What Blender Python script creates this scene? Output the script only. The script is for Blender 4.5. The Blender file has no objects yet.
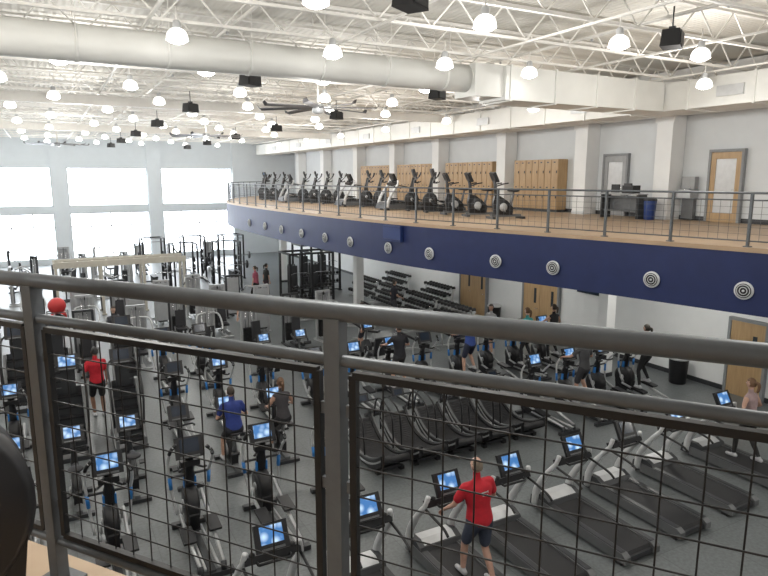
import bpy, math, random
from mathutils import Vector, Matrix, Euler
random.seed(11)
sc = bpy.context.scene
COL = sc.collection
V = Vector
rad = math.radians

# ------------------------------------------------------------------ materials
MATS = {}
def pm(name, col, rough=0.5, metal=0.0, var=0.06, scale=6.0, bump=0.0, emit=None, es=0.0, spec=None):
    m = bpy.data.materials.new(name); m.use_nodes = True
    nt = m.node_tree; b = nt.nodes['Principled BSDF']
    tc = nt.nodes.new('ShaderNodeTexCoord')
    nz = nt.nodes.new('ShaderNodeTexNoise'); nz.inputs['Scale'].default_value = scale
    nz.inputs['Detail'].default_value = 3
    nt.links.new(tc.outputs['Object'], nz.inputs['Vector'])
    cr = nt.nodes.new('ShaderNodeValToRGB')
    lo = [max(0, c*(1-var)) for c in col]; hi = [min(1, c*(1+var)) for c in col]
    cr.color_ramp.elements[0].position = 0.3; cr.color_ramp.elements[1].position = 0.7
    cr.color_ramp.elements[0].color = (*lo, 1); cr.color_ramp.elements[1].color = (*hi, 1)
    nt.links.new(nz.outputs['Fac'], cr.inputs['Fac'])
    nt.links.new(cr.outputs['Color'], b.inputs['Base Color'])
    b.inputs['Roughness'].default_value = rough; b.inputs['Metallic'].default_value = metal
    if spec is not None: b.inputs['Specular IOR Level'].default_value = spec
    if bump:
        bp = nt.nodes.new('ShaderNodeBump'); bp.inputs['Strength'].default_value = bump
        nt.links.new(nz.outputs['Fac'], bp.inputs['Height']); nt.links.new(bp.outputs['Normal'], b.inputs['Normal'])
    if emit is not None:
        b.inputs['Emission Color'].default_value = (*emit, 1); b.inputs['Emission Strength'].default_value = es
        try: m.cycles.emission_sampling = 'NONE'
        except Exception: pass
    MATS[name] = m
    return m

pm('wall_paint', (0.85, 0.86, 0.86), 0.7, var=0.02, scale=2)
pm('wall_window', (0.60, 0.64, 0.67), 0.7, var=0.02, scale=2)
pm('wall_grey', (0.70, 0.73, 0.75), 0.7, var=0.02, scale=2)
pm('white_steel', (0.84, 0.82, 0.78), 0.5, var=0.03)
pm('duct_white', (0.76, 0.76, 0.73), 0.45, var=0.03, scale=2)
pm('fascia_blue', (0.011, 0.022, 0.095), 0.5, var=0.08, scale=3)
pm('fascia_blue_light', (0.016, 0.038, 0.15), 0.5, var=0.05)
pm('rail_grey', (0.115, 0.125, 0.135), 0.42, 0.25, var=0.06, scale=30)
pm('wire_black', (0.012, 0.012, 0.013), 0.45, 0.3)
pm('black', (0.011, 0.011, 0.013), 0.42)
pm('belt', (0.015, 0.015, 0.017), 0.6, var=0.15, scale=60)
pm('darkgrey', (0.035, 0.037, 0.041), 0.4)
pm('midgrey', (0.14, 0.145, 0.15), 0.4, 0.2)
pm('silver', (0.44, 0.45, 0.46), 0.35, 0.35)
pm('lightgrey', (0.58, 0.59, 0.60), 0.35, 0.1)
pm('cream', (0.52, 0.49, 0.42), 0.4)
pm('iron', (0.03, 0.03, 0.032), 0.5, 0.4)
pm('chrome', (0.7, 0.7, 0.72), 0.15, 1.0)
pm('blue_accent', (0.03, 0.20, 0.55), 0.4)
pm('bin_blue', (0.02, 0.05, 0.2), 0.4)
pm('vinyl', (0.02, 0.02, 0.024), 0.5)
pm('rubber_red', (0.5, 0.03, 0.03), 0.5)
pm('glass_dark', (0.05, 0.06, 0.07), 0.1)
pm('door_frame', (0.25, 0.26, 0.27), 0.5)
pm('plastic_grey', (0.35, 0.36, 0.37), 0.5)
pm('speaker', (0.008, 0.008, 0.009), 0.6)
pm('fan_blade', (0.12, 0.12, 0.125), 0.4, 0.3)
pm('vent_white', (0.6, 0.62, 0.63), 0.4)
pm('lamp_glass', (0.9, 0.9, 0.88), 0.4, emit=(1.0, 0.98, 0.94), es=16.0)
pm('lamp_shade', (0.85, 0.85, 0.82), 0.4, emit=(1.0, 0.98, 0.93), es=2.2)
pm('screen_off', (0.02, 0.03, 0.05), 0.15)

def screen_mat():
    m = bpy.data.materials.new('screen_on'); m.use_nodes = True
    nt = m.node_tree; b = nt.nodes['Principled BSDF']
    tc = nt.nodes.new('ShaderNodeTexCoord'); nz = nt.nodes.new('ShaderNodeTexVoronoi')
    nz.inputs['Scale'].default_value = 9
    nt.links.new(tc.outputs['Object'], nz.inputs['Vector'])
    cr = nt.nodes.new('ShaderNodeValToRGB')
    e = cr.color_ramp.elements
    e[0].position = 0.12; e[0].color = (0.6, 0.8, 1.0, 1)
    e[1].position = 0.65; e[1].color = (0.05, 0.18, 0.45, 1)
    nt.links.new(nz.outputs['Distance'], cr.inputs['Fac'])
    nt.links.new(cr.outputs['Color'], b.inputs['Emission Color'])
    b.inputs['Emission Strength'].default_value = 1.1
    b.inputs['Base Color'].default_value = (0.02, 0.03, 0.05, 1)
    b.inputs['Roughness'].default_value = 0.2
    try: m.cycles.emission_sampling = 'NONE'
    except Exception: pass
    MATS['screen_on'] = m
screen_mat()

def wood_mat(name, c1, c2, scale, axis_scale):
    m = bpy.data.materials.new(name); m.use_nodes = True
    nt = m.node_tree; b = nt.nodes['Principled BSDF']
    tc = nt.nodes.new('ShaderNodeTexCoord'); mp = nt.nodes.new('ShaderNodeMapping')
    mp.inputs['Scale'].default_value = axis_scale
    nz = nt.nodes.new('ShaderNodeTexNoise'); nz.inputs['Scale'].default_value = scale; nz.inputs['Detail'].default_value = 5
    cr = nt.nodes.new('ShaderNodeValToRGB')
    cr.color_ramp.elements[0].position = .3; cr.color_ramp.elements[1].position = .7
    cr.color_ramp.elements[0].color = (*c1, 1); cr.color_ramp.elements[1].color = (*c2, 1)
    nt.links.new(tc.outputs['Object'], mp.inputs['Vector']); nt.links.new(mp.outputs['Vector'], nz.inputs['Vector'])
    nt.links.new(nz.outputs['Fac'], cr.inputs['Fac']); nt.links.new(cr.outputs['Color'], b.inputs['Base Color'])
    b.inputs['Roughness'].default_value = 0.45
    MATS[name] = m
wood_mat('wood_floor', (0.40, 0.28, 0.18), (0.48, 0.35, 0.23), 1.5, (1, 1, 1))
wood_mat('wood_door', (0.40, 0.26, 0.13), (0.50, 0.34, 0.18), 3, (6, 6, 0.6))

def floor_mat():
    m = bpy.data.materials.new('rubber_floor'); m.use_nodes = True
    nt = m.node_tree; b = nt.nodes['Principled BSDF']
    tc = nt.nodes.new('ShaderNodeTexCoord')
    n1 = nt.nodes.new('ShaderNodeTexNoise'); n1.inputs['Scale'].default_value = 18; n1.inputs['Detail'].default_value = 6
    br = nt.nodes.new('ShaderNodeTexBrick'); br.inputs['Scale'].default_value = 1.0
    br.offset = 0.0
    br.inputs['Brick Width'].default_value = 1.2; br.inputs['Row Height'].default_value = 1.2
    br.inputs['Mortar Size'].default_value = 0.006
    br.inputs['Color1'].default_value = (0.155, 0.17, 0.175, 1); br.inputs['Color2'].default_value = (0.175, 0.19, 0.195, 1)
    br.inputs['Mortar'].default_value = (0.11, 0.12, 0.125, 1)
    mx = nt.nodes.new('ShaderNodeMix'); mx.data_type = 'RGBA'; mx.blend_type = 'MULTIPLY'; mx.inputs[0].default_value = 1.0
    cr = nt.nodes.new('ShaderNodeValToRGB')
    cr.color_ramp.elements[0].position = .35; cr.color_ramp.elements[1].position = .65
    cr.color_ramp.elements[0].color = (.75, .75, .75, 1); cr.color_ramp.elements[1].color = (1.0, 1.0, 1.0, 1)
    for n in (n1, br): nt.links.new(tc.outputs['Object'], n.inputs['Vector'])
    nt.links.new(n1.outputs['Fac'], cr.inputs['Fac'])
    nt.links.new(br.outputs['Color'], mx.inputs[6]); nt.links.new(cr.outputs['Color'], mx.inputs[7])
    nt.links.new(mx.outputs[2], b.inputs['Base Color'])
    b.inputs['Roughness'].default_value = 0.38
    MATS['rubber_floor'] = m
floor_mat()

def deck_mat():
    m = bpy.data.materials.new('roof_deck'); m.use_nodes = True
    nt = m.node_tree; b = nt.nodes['Principled BSDF']
    tc = nt.nodes.new('ShaderNodeTexCoord')
    wv = nt.nodes.new('ShaderNodeTexWave'); wv.bands_direction = 'X'; wv.inputs['Scale'].default_value = 2.0
    nt.links.new(tc.outputs['Object'], wv.inputs['Vector'])
    bp = nt.nodes.new('ShaderNodeBump'); bp.inputs['Strength'].default_value = 0.5; bp.inputs['Distance'].default_value = 0.04
    nt.links.new(wv.outputs['Fac'], bp.inputs['Height']); nt.links.new(bp.outputs['Normal'], b.inputs['Normal'])
    b.inputs['Base Color'].default_value = (0.74, 0.72, 0.67, 1); b.inputs['Roughness'].default_value = 0.7
    MATS['roof_deck'] = m
deck_mat()

def glass_mat():
    m = bpy.data.materials.new('window_glass'); m.use_nodes = True
    nt = m.node_tree; nt.nodes.clear()
    o = nt.nodes.new('ShaderNodeOutputMaterial'); t = nt.nodes.new('ShaderNodeBsdfTransparent')
    g = nt.nodes.new('ShaderNodeBsdfGlossy'); g.inputs['Roughness'].default_value = 0.05
    mx = nt.nodes.new('ShaderNodeMixShader'); mx.inputs[0].default_value = 0.05
    nt.links.new(t.outputs[0], mx.inputs[1]); nt.links.new(g.outputs[0], mx.inputs[2]); nt.links.new(mx.outputs[0], o.inputs[0])
    MATS['window_glass'] = m
glass_mat()

# ------------------------------------------------------------------ mesh builder
class MB:
    def __init__(s): s.v = []; s.f = []; s.m = []; s.sm = []; s.mats = []
    def mi(s, name):
        if name not in s.mats: s.mats.append(name)
        return s.mats.index(name)
    def add(s, vs, fs, mat, smooth=False):
        o = len(s.v); s.v.extend([tuple(p) for p in vs]); k = s.mi(mat)
        for f in fs:
            s.f.append([i+o for i in f]); s.m.append(k); s.sm.append(smooth)
    def box(s, c, d, mat, rot=None, taper=1.0):
        hx, hy, hz = d[0]/2, d[1]/2, d[2]/2
        vs = []
        for z, k in ((-hz, 1), (hz, taper)):
            for x, y in ((-hx, -hy), (hx, -hy), (hx, hy), (-hx, hy)): vs.append(V((x*k, y*k, z)))
        if rot is not None:
            M = Euler([rad(a) for a in rot]).to_matrix(); vs = [M @ p for p in vs]
        c = V(c); vs = [p+c for p in vs]
        s.add(vs, [(3, 2, 1, 0), (4, 5, 6, 7), (0, 1, 5, 4), (1, 2, 6, 5), (2, 3, 7, 6), (3, 0, 4, 7)], mat)
    def tube(s, pts, r, mat, seg=8, cap=True, flat=None, smooth=True):
        pts = [V(p) for p in pts]; n = len(pts)
        rs = r if isinstance(r, (list, tuple)) else [r]*n
        T = []
        for i in range(n):
            a = pts[max(0, i-1)]; b = pts[min(n-1, i+1)]
            T.append((b-a).normalized())
        up = V((0, 0, 1)) if abs(T[0].z) < 0.9 else V((1, 0, 0))
        N = (up - T[0]*up.dot(T[0])).normalized()
        vs = []
        for i in range(n):
            N = (N - T[i]*N.dot(T[i]))
            N = N.normalized() if N.length > 1e-6 else T[i].orthogonal().normalized()
            B = T[i].cross(N)
            for k in range(seg):
                a = 2*math.pi*(k+.5)/seg
                vs.append(pts[i] + N*(math.cos(a)*rs[i]) + B*(math.sin(a)*rs[i]*(flat if flat else 1)))
        fs = []
        for i in range(n-1):
            for k in range(seg):
                k2 = (k+1) % seg
                fs.append((i*seg+k, i*seg+k2, (i+1)*seg+k2, (i+1)*seg+k))
        if cap:
            fs.append(tuple(range(seg-1, -1, -1))); fs.append(tuple((n-1)*seg+k for k in range(seg)))
        s.add(vs, fs, mat, smooth and seg > 4)
    def capsule(s, p0, p1, r0, r1, mat, seg=12):
        p0 = V(p0); p1 = V(p1); d = (p1-p0).normalized()
        s.tube([p0-d*r0*.97, p0-d*r0*.75, p0-d*r0*.4, p0, p1, p1+d*r1*.4, p1+d*r1*.75, p1+d*r1*.97],
               [r0*.2, r0*.66, r0*.92, r0, r1, r1*.92, r1*.66, r1*.2], mat, seg)
    def curve(s, ctrl, r, mat, seg=8, sub=4):
        s.tube(crom(ctrl, sub), r, mat, seg)
    def prism(s, poly, lo, hi, mat, axis='x', smooth=False):
        n = len(poly)
        def P(a, b, t):
            return {'x': (t, a, b), 'y': (a, t, b), 'z': (a, b, t)}[axis]
        vs = [P(a, b, lo) for a, b in poly] + [P(a, b, hi) for a, b in poly]
        fs = [tuple(range(n-1, -1, -1)), tuple(range(n, 2*n))]
        o = len(s.v)
        s.add(vs, fs, mat)
        k = s.mi(mat)
        for i in range(n):
            j = (i+1) % n
            s.f.append([o+i, o+j, o+n+j, o+n+i]); s.m.append(k); s.sm.append(smooth)
    def disc(s, c, r, w, mat, axis='x', seg=20, bev=0.012):
        c = V(c); ax = {'x': V((1, 0, 0)), 'y': V((0, 1, 0)), 'z': V((0, 0, 1))}[axis]
        s.tube([c-ax*w/2, c-ax*(w/2-bev), c+ax*(w/2-bev), c+ax*w/2], [r-bev, r, r, r-bev], mat, seg)
    def ell(s, c, r, mat, rot=None, seg=14, rings=8, filt=None, fn=None):
        c = V(c); vs = []; M = Euler([rad(a) for a in rot]).to_matrix() if rot and not isinstance(rot, Matrix) else rot
        raw = [V((0, 0, -1))]
        for i in range(1, rings):
            ph = -math.pi/2+math.pi*i/rings
            for k in range(seg):
                a = 2*math.pi*k/seg
                raw.append(V((math.cos(ph)*math.cos(a), math.cos(ph)*math.sin(a), math.sin(ph))))
        raw.append(V((0, 0, 1)))
        fs = []
        for k in range(seg):
            fs.append((0, 1+(k+1) % seg, 1+k))
            for i in range(rings-2):
                a = 1+i*seg+k; b = 1+i*seg+(k+1) % seg
                fs.append((a, b, b+seg, a+seg))
            fs.append((1+(rings-2)*seg+k, 1+(rings-2)*seg+(k+1) % seg, len(raw)-1))
        if filt: fs = [f for f in fs if filt(sum((raw[i] for i in f), V((0, 0, 0)))/len(f))]
        for p in raw:
            q = V((p.x*r[0], p.y*r[1], p.z*r[2]))
            if fn: q = fn(q)
            if M is not None: q = M @ q
            vs.append(q+c)
        s.add(vs, fs, mat, True)
    def mesh(s, name):
        me = bpy.data.meshes.new(name)
        me.from_pydata(s.v, [], s.f)
        for n in s.mats: me.materials.append(MATS[n])
        me.polygons.foreach_set('material_index', s.m)
        me.polygons.foreach_set('use_smooth', s.sm)
        me.update()
        return me

def crom(ctrl, sub=4):
    P = [V(p) for p in ctrl]; out = []
    n = len(P)
    for i in range(n-1):
        p0 = P[max(0, i-1)]; p1 = P[i]; p2 = P[i+1]; p3 = P[min(n-1, i+2)]
        for j in range(sub):
            t = j/sub
            out.append(.5*((2*p1)+(p2-p0)*t+(2*p0-5*p1+4*p2-p3)*t*t+(3*p1-p0-3*p2+p3)*t**3))
    out.append(P[-1]); return out

def place(me, name, loc=(0, 0, 0), rz=0.0, sc_=1.0):
    o = bpy.data.objects.new(name, me); COL.objects.link(o)
    o.location = loc; o.rotation_euler = (0, 0, rad(rz)); o.scale = (sc_,)*3
    return o
def one(mb, name, loc=(0, 0, 0), rz=0.0):
    return place(mb.mesh(name), name, loc, rz)

E = 6.10          # eye height above gym floor
F = 4.74          # mezzanine floor level
XW, XE, XEL = -8.0, 18.6, 17.0
YS, YN = -6.0, 50.0
ZC = 9.45

# ------------------------------------------------------------------ shell
b = MB(); b.box(((XW+XE)/2, (YS+YN)/2, -0.1), (XE-XW+.6, YN-YS+.6, 0.2), 'rubber_floor'); one(b, 'floor')
b = MB(); b.box(((XW+XE)/2, (YS+YN)/2, ZC+.1), (XE-XW+.6, YN-YS+.6, 0.2), 'roof_deck'); one(b, 'ceiling')
b = MB(); b.box((XW-.15, (YS+YN)/2, ZC/2), (.3, YN-YS+.6, ZC), 'wall_paint'); one(b, 'wall_west')
b = MB(); b.box(((XW+XE)/2, YS-.15, ZC/2), (XE-XW, .3, ZC), 'wall_paint'); one(b, 'wall_south')
b = MB()
b.box((XE+.15, (YS+YN)/2, ZC/2), (.3, YN-YS+.6, ZC), 'wall_grey')
one(b, 'wall_east')
b = MB(); b.box(((XEL+XE)/2, (YS+YN-.2)/2, 1.70), (XE-XEL, YN-YS-.2, 3.38), 'wall_paint'); one(b, 'wall_east_lower')
# window wall
cols = [(-8.0, -7.0), (-5.83, -4.83), (0.57, 1.57), (6.95, 7.95), (13.35, XE)]
b = MB()
for a, c in cols: b.box(((a+c)/2, YN+.1, ZC/2), (c-a, .5, ZC), 'wall_window')
bays = []
for i in range(len(cols)-1):
    a = cols[i][1]; c = cols[i+1][0]; bays.append((a, c))
    for z0, z1 in ((0, .35), (3.62, 4.1), (6.85, ZC)):
        b.box(((a+c)/2, YN+.15, (z0+z1)/2), (c-a, .3, z1-z0), 'wall_window')
one(b, 'wall_north')
wn = 0
for a, c in bays:
    for z0, z1, nv, nh in ((.35, 3.62, 4, 1), (4.1, 6.85, 0, 0)):
        wn += 1; b = MB(); w = c-a; h = z1-z0
        b.box((0, 0, -h/2+.03), (w, .08, .06), 'plastic_grey'); b.box((0, 0, h/2-.03), (w, .08, .06), 'plastic_grey')
        b.box((-w/2+.03, 0, 0), (.06, .08, h-.12), 'plastic_grey'); b.box((w/2-.03, 0, 0), (.06, .08, h-.12), 'plastic_grey')
        for k in range(nv-1): b.box((-w/2+w*(k+1)/nv, 0, 0), (.08, .07, h-.12), 'plastic_grey')
        if nh: b.box((0, 0, h*.2), (w-.12, .06, .08), 'plastic_grey')
        b.box((0, .02, 0), (w-.12, .008, h-.12), 'window_glass')
        one(b, 'window_%d' % wn, ((a+c)/2, YN+.12, (z0+z1)/2))

# ------------------------------------------------------------------ roof joists
b = MB()
z0, z1 = 8.78, 9.36
b.box(((XW+XE)/2, 0, z0), (XE-XW-.05, .07, .05), 'white_steel'); b.box(((XW+XE)/2, 0, z1), (XE-XW-.05, .09, .05), 'white_steel')
x = XW+.1; up = True; st = .55
while x+st < XE:
    b.tube([(x, 0, z0 if up else z1), (x+st, 0, z1 if up else z0)], .017, 'white_steel', 4, cap=False)
    x += st; up = not up
jm = b.mesh('roof_joist')
y = -4.0
while y < YN-.5:
    place(jm, 'roof_joist', (0, y, 0)); y += 1.75
b = MB()
for x in (-5, -1.6, 1.8, 5.4, 8.6, 11.8, 15.0):
    b.box((x, (YS+YN)/2, z0-.05), (.05, YN-YS-.5, .04), 'white_steel')
one(b, 'joist_bridging')
b = MB()
for x in (3.5, 10.4):
    b.tube([(x, YS+.1, 9.02), (x, YN-.3, 9.02)], .035, 'white_steel', 8)
    y = YS+1
    while y < YN-.4:
        b.disc((x, y, 8.95), .03, .05, 'silver', 'z', 8, .005); y += 3
one(b, 'sprinkler_pipe')

# girders
b = MB()
for y in (-2.3, 22.1, 34.4):
    b.box(((XW+XE)/2-1.7, y, 8.65), (XE-XW-3.6, .22, .03), 'white_steel'); b.box(((XW+XE)/2-1.7, y, 8.37), (XE-XW-3.6, .22, .03), 'white_steel')
    b.box(((XW+XE)/2-1.7, y, 8.51), (XE-XW-3.6, .03, .27), 'white_steel')
one(b, 'roof_girder')

# ducts
b = MB(); zd = 8.38
b.tube([(XW+.1, 12.35, zd), (8.9, 12.35, zd)], .31, 'duct_white', 28)
x = -6.8
while x < 8.9:
    b.tube([(x-.03, 12.35, zd), (x+.03, 12.35, zd)], .322, 'duct_white', 28)
    b.tube([(x, 12.35-.318, zd), (x, 12.35-.318, ZC-.005)], .008, 'white_steel', 6); b.tube([(x, 12.35+.318, zd), (x, 12.35+.318, ZC-.005)], .008, 'white_steel', 6)
    x += 1.5
b.box((9.3, 12.35, 8.32), (.9, .8, .72), 'duct_white')
b.box((12.4, 12.35, 8.28), (5.5, 1.0, .76), 'duct_white')
for x in (9.8, 11.2, 12.6, 14.0): b.box((x, 12.35, 8.28), (.05, 1.07, .82), 'duct_white')
one(b, 'air_duct')
b = MB()
b.box((15.9, 21.8, 8.28), (1.3, 55.4, .74), 'duct_white')
y = -5
while y < 49:
    b.box((15.9, y, 8.28), (1.36, .05, .8), 'duct_white'); y += 1.8
y = 0
while y < 49:
    b.box((15.22, y, 8.26), (.06, .7, .26), 'lightgrey'); y += 5
one(b, 'ventilation_trunk')

# ------------------------------------------------------------------ east mezzanine
ctrl = [(15.3, -5.95), (13.85, 0), (12.15, 7), (11.1, 11.2), (9.75, 16.2), (9.15, 22), (8.95, 28), (9.1, 34.5), (9.9, 38.5), (11.5, 42.5), (14, 46.5), (16.8, 49.7)]
edge = [(p.x, p.y) for p in crom([(x, y, 0) for x, y in ctrl], 8)]
def edge_at(yq):
    for i in range(len(edge)-1):
        if edge[i][1] <= yq <= edge[i+1][1]:
            t = (yq-edge[i][1])/(edge[i+1][1]-edge[i][1])
            x = edge[i][0]*(1-t)+edge[i+1][0]*t
            d = V((edge[i+1][0]-edge[i][0], edge[i+1][1]-edge[i][1], 0)).normalized()
            return x, d
    return edge[0][0], V((0, 1, 0))
b = MB()
poly = [(XE-.02, -5.95)]+[(XE-.02, 49.7)]+edge[::-1]
b.prism(poly, 3.42, F-.03, 'fascia_blue', 'z')
b.prism(poly, F-.03, F, 'wood_floor', 'z')
poly2 = [(XE-.05, -5.9), (XE-.05, 49.6)]+[(x+.3, y) for x, y in edge[::-1] if -5.9 < y < 49.6]
b.prism(poly2, 3.405, 3.42, 'wall_paint', 'z')
for i in range(len(edge)-1):
    a = V((edge[i][0], edge[i][1], F)); c = V((edge[i+1][0], edge[i+1][1], F)); d = (c-a); n = V((d.y, -d.x, 0)).normalized()
    q = [a-n*.02, c-n*.02, c+n*.06, a+n*.06]
    q = [p-V((0, 0, .08)) for p in q]+[p+V((0, 0, .012)) for p in q]
    b.add(q, [(3, 2, 1, 0), (4, 5, 6, 7), (0, 1, 5, 4), (1, 2, 6, 5), (2, 3, 7, 6), (3, 0, 4, 7)], 'wood_floor')
one(b, 'mezzanine_deck')

# railing on mezzanine
pts = [V((x, y, 0)) for x, y in edge if y < 49]
pts = [p+V((.12, 0, 0)) for p in pts]
cum = [0]
for i in range(1, len(pts)): cum.append(cum[-1]+(pts[i]-pts[i-1]).length)
def along(s):
    for i in range(len(pts)-1):
        if cum[i] <= s <= cum[i+1]:
            t = (s-cum[i])/(cum[i+1]-cum[i]); return pts[i].lerp(pts[i+1], t)
    return pts[-1]
b = MB()
dense = [along(k*cum[-1]/120) for k in range(121)]
for z, r in ((1.07, .026), (.93, .016), (.13, .016)):
    b.tube([p+V((0, 0, F+z)) for p in dense], r, 'rail_grey', 6)
for k in range(5):
    b.tube([p+V((0, 0, F+.13+.133*(k+1))) for p in dense], .004, 'rail_grey', 4)
s = 0; i = 0
while s < cum[-1]:
    p = along(s)
    if i % 8 == 0:
        b.box(p+V((0, 0, F+.55)), (.05, .05, 1.04), 'rail_grey')
        b.box(p+V((0, 0, F+.022)), (.12, .12, .02), 'rail_grey')
    else: b.tube([p+V((0, 0, F+.13)), p+V((0, 0, F+.93))], .004, 'rail_grey', 4, cap=False)
    s += .19; i += 1
one(b, 'mezzanine_railing')

# round vents
b = MB()
b.disc((0, -.02, 0), .18, .05, 'vent_white', 'y', 28)
b.disc((0, -.05, 0), .145, .012, 'black', 'y', 28, .004)
for r in (.12, .07):
    ring = [(r*math.cos(a*math.pi/12), -.062, r*math.sin(a*math.pi/12)) for a in range(25)]
    b.tube(ring, .009, 'vent_white', 6, cap=False)
b.disc((0, -.06, 0), .025, .03, 'vent_white', 'y', 12, .004)
vm = b.mesh('round_air_vent')
for y in (4.6, 7.25, 9.05, 11.45, 13.1, 15.4, 17.3, 19.6, 21.5, 23.6, 25.8, 28, 30.5):
    x, d = edge_at(y)
    ang = math.degrees(math.atan2(d.y, d.x))
    n = V((-d.y, d.x, 0))
    place(vm, 'round_air_vent', (x+n.x*.02, y+n.y*.02, 3.90), ang+180)
b = MB(); b.box((0, 0, 0), (.9, .1, .5), 'fascia_blue_light'); b.box((0, -.06, .2), (.86, .02, .03), 'fascia_blue'); b.box((0, -.06, -.2), (.86, .02, .03), 'fascia_blue')
x, d = edge_at(17.0); one(b, 'fascia_access_panel', (x-.08, 17.0, F-.35), math.degrees(math.atan2(d.y, d.x))+180)

# columns below and pilasters above
b = MB(); b.box((0, 0, 1.69), (.36, .36, 3.38), 'wall_paint'); b.box((0, 0, .06), (.4, .4, .12), 'darkgrey'); b.box((0, 0, 3.32), (.42, .42, .12), 'wall_paint')
cm = b.mesh('support_column')
for x, y in ((15, 13.2), (12.4, 25.3), (12.2, 35), (15.4, 4.5)): place(cm, 'support_column', (x, y, 0))
b = MB(); h = 8.08-F
b.box((0, 0, h/2), (.64, .6, h), 'wall_paint'); b.box((-.33, 0, h-.1), (.06, .7, .2), 'wall_paint'); b.box((-.33, 0, .06), (.04, .6, .12), 'wall_grey')
pmh = b.mesh('pilaster')
for y in (9.2, 13.9, 17.5, 22.2, 27.5, 32.1, 37, 42.5, 47.5): place(pmh, 'pilaster', (XE-.34, y, F+.002))
b = MB(); b.box((XE-.5, 21.8, 8.75), (.96, 55.4, 1.3), 'wall_paint'); one(b, 'wall_bulkhead')

# lockers
def locker_block(n, h=2.1):
    b = MB(); w = .38
    b.box((0, 0, .05), (n*w, .46, .1), 'darkgrey'); b.box((0, 0, h/2+.05), (n*w, .48, h-.1), 'wood_door')
    for i in range(n):
        for k in range(2):
            xx = -n*w/2+(i+.5)*w
            b.box((xx, -.25, .1+(h-.1)*(k+.5)/2), (w-.03, .03, (h-.1)/2-.03), 'wood_door')
            b.box((xx+.12, -.275, .1+(h-.1)*(k+.5)/2), (.03, .03, .1), 'darkgrey')
            b.box((xx-.02, -.267, .1+(h-.1)*(k+.5)/2+.38), (.1, .004, .05), 'darkgrey')
    return b.mesh('locker_bank')
l7 = locker_block(7); l10 = locker_block(10)
place(l7, 'locker_bank', (XE-.27, 20.1, F+.002), -90)
for y in (24.85, 29.8, 34.55): place(l10, 'locker_bank', (XE-.27, y, F+.002), -90)

def door(wood, double=False, glass=True, name='door'):
    b = MB(); w = 1.9 if double else .98; h = 2.15
    b.box((-w/2-.04, 0, h/2), (.08, .14, h), 'door_frame'); b.box((w/2+.04, 0, h/2), (.08, .14, h), 'door_frame'); b.box((0, 0, h+.04), (w+.16, .14, .08), 'door_frame')
    leaves = [(-w/4, w/2)] + [(w/4, w/2)] if double else [(0, w)]
    for c, lw in leaves:
        mt = 'wood_door' if wood else 'plastic_grey'
        if glass:
            st = .16
            b.box((c-lw/2+st/2, -.02, h/2), (st, .05, h-.02), mt); b.box((c+lw/2-st/2, -.02, h/2), (st, .05, h-.02), mt)
            b.box((c, -.02, .14), (lw-2*st, .05, .28), mt); b.box((c, -.02, h-.11), (lw-2*st, .05, .2), mt)
            b.box((c, -.01, h/2+.03), (lw-2*st, .02, h-.5), 'lightgrey')
        else:
            b.box((c, -.02, h/2), (lw-.02, .05, h-.02), mt)
            b.box((c+lw*.22, -.05, 1.5), (.12, .012, .6), 'glass_dark')
        b.tube([(c+lw/2-.09, -.05, 1.0), (c+lw/2-.09, -.1, 1.0), (c+lw/2-.09-.12, -.1, 1.0)], .011, 'chrome', 6)
    return b
one(door(True), 'door_1', (XE-.08, 12.05, F+.002), -90)
one(door(False), 'door_2', (XE-.08, 16.3, F+.002), -90)
one(door(True, True, False), 'door_3', (XEL-.08, 18.2, 0), -90)
one(door(True, True, False), 'door_4', (XEL-.08, 22.6, 0), -90)
one(door(True, False, False), 'door_5', (XEL-.08, 9.9, 0), -90)
b = MB(); b.box((XEL-.01, 22, .07), (.02, 55, .14), 'darkgrey'); one(b, 'baseboard_east')
b = MB(); b.box((XE-.01, 22, F+.075), (.02, 55, .14), 'darkgrey'); one(b, 'baseboard_east_upper')
b = MB()
b.box((0, 0, .85), (.5, .4, .25), 'silver'); b.box((0, .12, .4), (.42, .16, .7), 'midgrey'); b.box((0, .1, 1.2), (.46, .2, .4), 'plastic_grey')
b.disc((0, -.05, .99), .13, .04, 'chrome', 'z'); b.tube([(0.1, 0, .98), (.1, 0, 1.05), (.1, -.05, 1.07)], .012, 'chrome', 6)
one(b, 'drinking_fountain', (XE-.24, 13.2, F+.002), -90)
b = MB()
b.box((0, 0, .82), (1.6, .5, .04), 'plastic_grey'); b.box((-.75, 0, .4), (.05, .46, .8), 'darkgrey'); b.box((.75, 0, .4), (.05, .46, .8), 'darkgrey'); b.box((0, .2, .5), (1.45, .04, .5), 'midgrey')
b.box((.3, 0, .98), (.45, .36, .26), 'black'); b.box((.3, -.16, 1.13), (.3, .06, .1), 'darkgrey'); b.box((-.4, .05, 1.0), (.35, .04, .28), 'black'); b.box((0, 0, .25), (1.4, .4, .03), 'midgrey')
one(b, 'service_counter', (17.5, 15.0, F+.002), -90)
b = MB(); b.tube([(0, 0, 0), (0, 0, .02), (0, 0, .6), (0, 0, .62)], [.15, .17, .2, .2], 'bin_blue', 18); b.tube([(0, 0, .62), (0, 0, .68), (0, 0, .72)], [.21, .21, .1], 'darkgrey', 18)
one(b, 'recycling_bin', (17.5, 13.9, F+.002))
b = MB(); b.tube([(0, 0, 0), (0, 0, .02), (0, 0, .72), (0, 0, .75)], [.22, .24, .28, .28], 'black', 20); b.tube([(0, 0, .75), (0, 0, .8), (0, 0, .86), (0, 0, .88)], [.3, .3, .2, .12], 'lightgrey', 20)
tm = b.mesh('trash_can'); place(tm, 'trash_can', (16.4, 11.6, 0)); place(tm, 'trash_can', (16.4, 20.4, 0))
b = MB(); b.box((0, 0, 0), (1.4, .05, .8), 'black'); b.box((0, -.028, 0), (1.34, .006, .74), 'screen_off'); b.box((0, .04, 0), (.3, .06, .3), 'darkgrey')
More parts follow.
